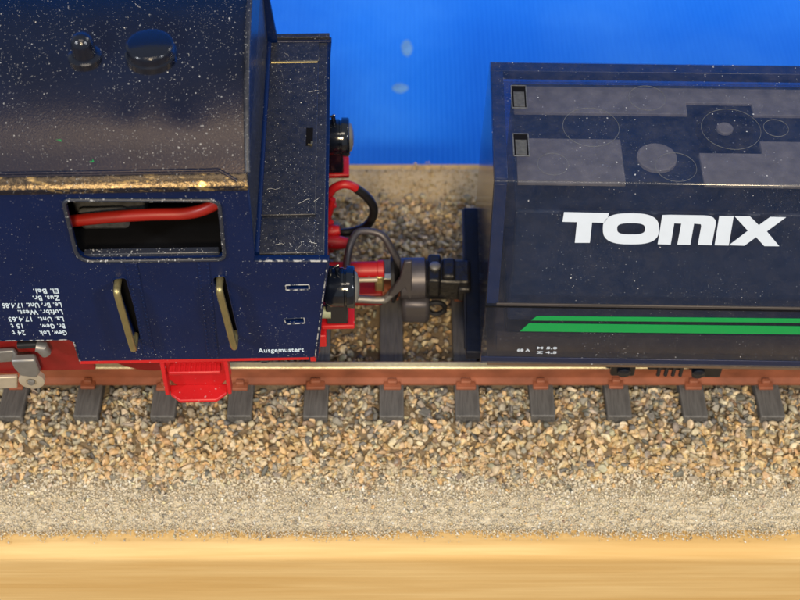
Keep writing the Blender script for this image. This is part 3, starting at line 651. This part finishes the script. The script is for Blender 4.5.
# dust fibres and flakes lying on the locomotive
fb = MB()
def surf(kind):
    if kind == 'roof':
        y = random.uniform(-11.3, 9); x = random.uniform(XW-22, XW-.2); return Vector((x,y,roof_z(y)+.03)), Vector((0, y/rad, math.sqrt(1-(y/rad)**2)))
    if kind == 'lid': return Vector((random.uniform(xl,xr), random.uniform(-11,11), ZT_+.14)), Vector((0,0,1))
    return None
def fibre(p, nrm, ln, r):
    a = nrm.cross(Vector((random.uniform(-1,1),random.uniform(-1,1),.01))).normalized(); b = nrm.cross(a); pts = []; ang = 0; q = p.copy()
    for k in range(6):
        pts.append(q + nrm*.03); ang += random.uniform(-.7,.7); q = q + (a*math.cos(ang)+b*math.sin(ang))*ln/5
    fb.tube(pts, r, 3)
for _ in range(16): fibre(*surf('roof'), random.uniform(.2,.6), random.uniform(.008,.014))
for _ in range(11): fibre(*surf('lid'), random.uniform(.2,1.1), random.uniform(.007,.013))
for _ in range(420):
    p, nn_ = surf('roof' if random.random() < .62 else 'lid'); s_ = random.uniform(.012,.035)
    fb.add([p+Vector([random.uniform(-1,1)*s_*1.6 for _ in range(3)])+nn_*.02 for _ in range(4)], [(0,1,2),(0,2,3),(0,3,1),(1,3,2)])
for px, py in ((59,141),(92,162)):
    for _y in np.linspace(-11.3, 11, 400):
        h = LF.y(px, py, _y)
        if h.z >= roof_z(_y): break
    MB().add([h+Vector((random.uniform(-.2,.2),random.uniform(-.2,.2),random.uniform(.02,.12))) for _ in range(6)], [(0,1,2),(2,3,4),(4,5,0),(1,3,5)]).build('green_fleck', M['green'], loco)
tag(fb.build('dust', M['white_dim'] if False else plain('grey_dust', (.60,.60,.58), .9), loco), kind='stuff')

M['lipnavy'] = plain('navy_lip', (.004,.012,.05), .3)
M['ledge'] = plain('grey_brown_ledge', (.045,.040,.042), .4)
# ================================================================== WAGON
wag = tag(empty('cleaning_wagon', (25,0,0), CF.rot), 'translucent smoky blue model wagon with white lettering and two green stripes', 'wagon')
def WP(px, py, y): h = CF.y(px, py, y); return h
HB, HT, ZB0, ZB1, ZTOP = 9.0, 6.15, 5.1, 12.3, 22.55
XE = WP(480,362,-HB).x; XR = XE + 72
XT = CF.z(494,184,ZTOP).x
def shell_prof(t): return [(-HB+t,ZB0),(-HB+t,ZB1-.1*t),(-HT+t,ZTOP-t),(HT+.65-t,ZTOP-t),(HB-t,ZB1-.1*t),(HB-t,ZB0)]
def shell():
    mb = MB(); T = 1.05
    def ring(x, prof, dx): return [(x + dx*(z-ZB0)/(ZTOP-ZB0), y, z) for y,z in prof]
    o, i = shell_prof(0), shell_prof(T)
    lean = XT - XE
    A = ring(XE,o,lean); B = ring(XR,o,-lean); C = ring(XE+T,i,lean); D = ring(XR-T,i,-lean)
    n = 6; vs = A+B+C+D; fs = []
    for k in range(5):
        fs.append((k, k+1, n+k+1, n+k)); fs.append((2*n+k, 3*n+k, 3*n+k+1, 2*n+k+1))
    fs += [tuple(range(5,-1,-1)), tuple(range(n,2*n)), tuple(range(2*n,3*n)), tuple(range(4*n-1,3*n-1,-1))]
    fs += [(0,n,3*n,2*n), (2*n+5,3*n+5,n+5,5), (0,2*n,2*n+5,5), (n,n+5,3*n+5,3*n)]
    mb.add(vs, fs); return mb
body = shell().build('translucent_shell', M['smoky'], wag, bevel=0)
b = body.modifiers.new('bevel','BEVEL'); b.width = .13*S; b.segments = 2; b.limit_method = 'ANGLE'; b.angle_limit = R(12)
body.data.polygons.foreach_set('use_smooth',[True]*len(body.data.polygons)); body.data.set_sharp_from_angle(angle=R(60))
# added opaque bars inside the shell imitate the darkening along its edges
bar_x = lambda z: XE + (XT-XE)*(z-ZB0)/(ZTOP-ZB0)
M['rim'] = plain('navy_edge_bar', (.0025,.010,.048), .25)
rm = MB().box(XT+.08, XR-.5, HT+.65-1.05, HT+.56, ZTOP-.9, ZTOP-.05).build('top_dark_bar', M['rim'], wag, bevel=.03)
MB().box(XT+.07, XT+1.0, -HT+.35, HT-.42, ZTOP-.9, ZTOP-.05).build('end_dark_bar', M['rim'], rm, bevel=.03)
fy = lambda z, t: -HB + (HB-HT)*(z-ZB1)/(ZTOP-ZB1) + t
MB().add([(bar_x(z)+a, fy(z,t), z) for z in (ZB1+.1, ZTOP-.3) for a,t in ((.08,.08),(.95,.08),(.95,.8),(.08,.8))],
         [(0,1,2,3),(4,5,6,7),(0,1,5,4),(1,2,6,5),(2,3,7,6),(3,0,4,7)]).build('slope_dark_bar', M['rim'], rm, bevel=.03)
# seam line where the upper box meets the lower body
n_s = Vector((0, -(ZTOP-ZB1), (HB-HT))).normalized()              # outward normal of the sloped face
P_s = (0, -HB, ZB1)
MB().box(XE+.05, XR-.05, -HB-.06, -HB+.02, CF.y(600,362.5,-HB).z, CF.y(600,358,-HB).z).build('shell_lip', M['lipnavy'], wag, bevel=.03)
MB().box(XE+.9, XR-.9, -HB-.05, -HB+.1, ZB1+.02, ZB1+.28).build('shell_ledge', M['ledge'], wag, bevel=.04)
MB().tube([(XE+.1,-HB-.0,ZB1-.12),(XR-.1,-HB-.0,ZB1-.12)], .07, 6).build('body_seam', M['dark'], wag)
# inside: dark dust box, pale top plates, channel, fan disc
inner = plain('navy_inner_plastic', (.030,.046,.095), .4, var=.3)
M['beige'] = plain('greige_plate', (.47,.37,.29), .6, var=.6, scale=9)
XI = CF.z(513,110,ZTOP-2).x
mb = MB(); mb.prism([(-6.9,8.0),(-6.6,13.0),(-5.2,18.6),(5.85,18.6),(6.6,13),(6.9,8)], XI, XR-2.5); mb.build('dust_box', inner, wag, bevel=.2)
zp = ZTOP-1.6
MB().box(XI, XR-2.5, 5.5, 5.8, 18.3, zp+.25).build('inner_back_wall', inner, wag, bevel=.05)
def ZP(px,py,z=zp+.3): return CF.z(px,py,z)
yc0, yc1 = ZP(600,139).y, ZP(600,113).y
fx0, fx1 = ZP(687,110).x, ZP(757,130).x; fy0, fy1 = ZP(720,153).y, ZP(720,103).y
ye = 5.45
MB().slab([(XI,yc1,zp),(fx0,yc1,zp),(fx0,fy1,zp),(fx1,fy1,zp),(fx1,yc1,zp),(XR-2.5,yc1,zp),(XR-2.5,ye,zp),(XI,ye,zp)], (0,0,1), .3).build('top_plate', M['beige'], wag, bevel=.05)
gx0 = ZP(623,160).x
MB().slab([(XI,-4.95,zp),(gx0,-4.95,zp),(gx0,yc0,zp),(XI,yc0,zp)], (0,0,1), .3).build('top_plate', M['beige'], wag, bevel=.05)
gx1 = ZP(702,170).x
MB().slab([(gx1,-4.95,zp),(XR-2.5,-4.95,zp),(XR-2.5,yc0,zp),(fx1,yc0,zp),(fx1,fy0,zp),(gx1,fy0,zp)], (0,0,1), .3).build('top_plate', M['beige'], wag, bevel=.05)
p = ZP(657,157); MB().lathe([(1.45,-.25),(1.45,0),(1.35,.05),(.02,.05)], p, 'Z', 32).build('round_pad', M['beige'], wag, smooth=False)
p = ZP(725,128, zp-.4); MB().lathe([(2.1,-.6),(2.1,.1),(1.95,.16),(1.95,-.2),(.02,-.2)], p, 'Z', 40).build('fan_ring', M['dark'], wag)
MB().lathe([(.62,-.4),(.62,.0),(.55,.06),(.02,.06)], p, 'Z', 24).build('fan_hub', M['beige'], wag)
# moulding marks on the roof of the shell
M['mark'] = plain('scuffed_plastic', (.09,.10,.12), .7, var=.9, scale=30)
def markring(px, py, rpx, z=ZTOP, r=.018, mat='mark', ex=None):
    c = CF.z(px, py, z+.01); rr = rpx
    MB().tube([(c.x+rr*math.cos(a), c.y+rr*math.sin(a), z+.012) for a in np.linspace(0,2*math.pi,49)], r, 5, cap=False).build('moulding_mark', M[mat], wag, smooth=True)
markring(591,127,2.05); markring(647,98,1.35); markring(553,164,1.1); markring(676,167,1.45); markring(731,129,2.15); markring(776,128,.9, r=.02)
# two slots near the roof's end: flat patches, recess shade painted dark
for px, py, hpx in ((519,97,13),(521,145,12)):
    p = CF.z(px,py,ZTOP); dy = hpx/11.0
    sm_ = MB()
    MB().box(p.x-.52,p.x+.52,p.y-dy,p.y+dy,ZTOP+.004,ZTOP+.03).build('roof_slot_patch', M['dark'], wag)
    so_ = MB().box(p.x-.40,p.x+.40,p.y-dy*.95,p.y+dy*.45,ZTOP+.03,ZTOP+.055); so_.build('slot_contact', plain('slot_metal',(.10,.10,.085),.4,metal=.3,var=.6,scale=40), wag)
    q_ = [Vector((p.x+a*.55, p.y+b*dy*1.04, ZTOP+.03)) for a,b in ((-1,-1),(1,-1),(1,1),(-1,1))]
    MB().tube(q_+[q_[0]], .05, 6, cap=False).build('slot_rim', M['mark'], wag)
# lettering TOMIX on the sloped face
def on_slope(px, py): return CF.hit(px, py, P_s, n_s) + n_s*.012
def poly(pxs, name='letter', mat='white', f=on_slope, nrm=n_s, t=.03):
    MB().slab([f(*p) for p in pxs], nrm, t).build(name, M[mat], wag)
k1 = lambda x,y: (555+x/6.667, 205+y/6.667); k2 = lambda x,y: (670+x/6.667, 205+y/6.667)
poly([k1(*p) for p in ((60,46),(360,53),(352,82),(332,117),(247,114),(232,250),(132,250),(146,112),(50,110))])
# O as a ring
def sup(cx,cy,rx,ry,e,n=48,sk=0):
    out = []
    for k in range(n):
        a = 2*math.pi*k/n; c, s_ = math.cos(a), math.sin(a); X = rx*math.copysign(abs(c)**e,c); Y = ry*math.copysign(abs(s_)**e,s_); out.append((cx+X-sk*Y, cy+Y))
    return out
oo = [on_slope(*k1(*p)) for p in sup(506,157,187,103,.72)]; oi = [on_slope(*k1(*p)) for p in sup(507,157,93,38,.66)]
mb = MB(); nO = len(oo); t_ = n_s*.03
mb.add(oo+oi+[q+t_ for q in oo]+[q+t_ for q in oi], [f for k in range(nO) for f in ((k,(k+1)%nO,nO+(k+1)%nO,nO+k),(2*nO+k,3*nO+k,3*nO+(k+1)%nO,2*nO+(k+1)%nO),(k,2*nO+k,2*nO+(k+1)%nO,(k+1)%nO),(nO+k,nO+(k+1)%nO,3*nO+(k+1)%nO,3*nO+k))])
mb.build('letter', M['white'], wag)
mpts = [k1(715,66), k2(0,64), k2(230,68), k2(262,71), k2(288,82), k2(303,100), k2(305,122), k2(277,266), k2(185,264), k2(208,138), k2(204,126), k2(160,122), k2(135,263), k2(48,262), k2(75,122), k2(28,120), k2(4,262), k1(684,259)]
poly(mpts)
poly([k2(*p) for p in ((328,71),(424,73),(391,268),(297,266))])
poly([k2(*p) for p in ((430,73),(532,74),(592,133),(668,78),(773,80),(645,174),(728,273),(628,272),(573,212),(496,269),(393,266),(519,170))])
# green stripes and small lettering on the lower side
def on_side(px, py): return CF.y(px, py, -HB-.012)
poly([(537,316),(815,318.6),(815,322.7),(531,320.2)], 'stripe', 'green', on_side, (0,-1,0))
poly([(529,323.2),(815,326.3),(815,334.3),(520,331)], 'stripe', 'green', on_side, (0,-1,0))
for body_, x0_, x1_, yb_, h_ in (('68 A',517,530,351,.30),('M 5.0',537,557,348.8,.28),('Z 4.5',536.5,556.5,353.2,.28)):
    put_text('lettering', body_, CF.y(x0_,yb_,-HB), CF.y(x1_,yb_+.2,-HB), (0,-1,0), h_, M['white'], wag, bold=.03)
# brown strip imitates board and gravel mirrored in the lower side; floor below
M['brownish'] = plain('brown_lower_parts', (.13,.085,.055), .6, var=.3)
zq0, zq1 = CF.y(600,357,-HB).z, CF.y(600,341,-HB).z
MB().box(XE+1.3, XR-1.3, -HB+1.25, -HB+1.7, zq0-1.0, zq1-1.1).build('mirrored_strip', M['brownish'], wag)
MB().box(XE+.6, XR-.6, -HB+.25, HB-.25, ZB0-.55, ZB0-.05).build('floor_plate', M['brownish'], wag, bevel=.08)
MB().box(XI, XR-2, -7.4, 7.4, ZB0, 7.2).build('chassis_block', M['black'], wag)
# end beam and coupler
eb = MB().slab([(XE-1.05,y,z) for y,z in ((-7.7,4.0),(-7.7,4.9),(-4,5.0),(5,5.0),(8.2,4.9),(8.9,4.2),(8.9,3.2),(4,1.6),(-3.5,1.6))], (1,0,0), 1.2)
ebo = eb.build('end_beam', plain('black_blue_plastic', (.004,.006,.014), .5, spec=.25, bump=.15), wag, bevel=.12)
MB().tube([(XE-1.1,-7.3,4.8),(XE-1.1,8.0,4.8)], .12, 6).build('beam_edge', M['black'], ebo, smooth=True)
M['coupler'] = plain('coupler_black', (.010,.010,.012), .38, bump=.25, scale=16)
q = CF.y(443,279,0)
cb = MB(); cb.box(q.x-1.6,q.x+2.2,-1.25,1.25,q.z-1.3,q.z+1.1); cb.box(q.x-1.3,q.x-.2,-1.5,1.5,q.z-.6,q.z+1.5); cb.box(q.x-.1,q.x+1.0,-1.0,1.1,q.z+.9,q.z+1.5); cb.box(q.x+1.2,q.x+2.3,-1.6,1.7,q.z-1.0,q.z+.6)
cbo = cb.build('coupler_block', M['coupler'], wag, bevel=.22)
MB().lathe([(.45,0),(.45,.25),(.3,.35),(.02,.35)], (q.x-.7,0,q.z+1.45), 'Z', 16).build('coupler_rivet', M['steel'], cbo, smooth=True)
q2 = CF.y(417,308,-1.5); MB().box(q2.x-1.3,q2.x+1.1,q2.y-.5,q2.y+1.5,q2.z-1.6,q2.z+1.0).build('coupler_hook', M['bronze'], cbo, bevel=.4)
q3 = CF.y(436,308,-1.6); MB().tube([q3+Vector((.75*math.cos(a),0,.75*math.sin(a))) for a in np.linspace(0,2*math.pi,20)], .22, 6, cap=False).build('coupler_ring', M['black'], cbo, smooth=True)
# bogie with wheels
bg = MB(); bxs = CF.y(665,378,-7).x
bg.box(bxs-5.5,bxs+8.5,-6.9,-6.2,2.6,4.2); bg.box(bxs-4.6,bxs-2.6,-7.3,-6.7,1.4,3.4); bg.box(bxs+2.4,bxs+4.4,-7.3,-6.7,1.4,3.4); bg.box(bxs-5.2,bxs-4.7,-6.5,6.5,2.7,4.0)
bg.box(bxs-1.6,bxs+1.2,-7.0,-6.3,1.9,3.8)
bgo = bg.build('bogie_frame', M['black'], wag, bevel=.2)
for k in range(4): MB().tube([(bxs-.7+k*.6,-7.2,1.6),(bxs-.7+k*.6,-7.2,3.9)], .17, 8).build('leaf_spring_rod', M['black_gloss'], bgo, smooth=True)
for k in (-2.6, 3.4):
    MB().lathe([(.55,-7.3),(.55,-7.7),(.3,-7.85),(.02,-7.85)], (bxs+k-1, 0, 2.4), 'Y', 16).build('axle_box', M['black_gloss'], bgo, smooth=True)
wheelset(bxs-3.6, 2.6, M['black'], bgo) if False else None
for k in (-3.6, 2.4+1):
    x_ = bxs+k
    for sg in (-1,1):
        MB().lathe([(3.1,sg*3.75),(3.1,sg*4.1),(2.65,sg*4.3),(2.6,sg*5.5),(.02,sg*5.5)], (x_,0,2.6), 'Y', 32).build('wheel', M['black'], wag, smooth=True)
    MB().tube([(x_,-3.7,2.6),(x_,3.7,2.6)], .4, 8).build('axle', M['steel'], wag)

# white specks lying on the cloth behind
sp = []
for px, py, a, b_ in ((407,48,.75,1.7),(400,88,1.0,.9)):
    h = WF.z(px, py, -16.95)
    m_ = MB().add([(h.x+a*math.cos(t)*random.uniform(.8,1.1), h.y+b_*math.sin(t)*random.uniform(.8,1.1), -16.98) for t in np.linspace(0,5.6,9)] + [(h.x,h.y,-16.8)], [(k,(k+1)%9,9) for k in range(9)])
    o = m_.build('lint_speck', plain('pale_lint', (.11,.29,.64), .9)); sp.append(o)
tag(sp[0], 'long pale lint speck on the blue cloth, the upper one', 'lint', 'lint on the blue cloth')
tag(sp[1], 'roundish faint lint speck on the blue cloth, the lower one', 'lint', 'lint on the blue cloth')
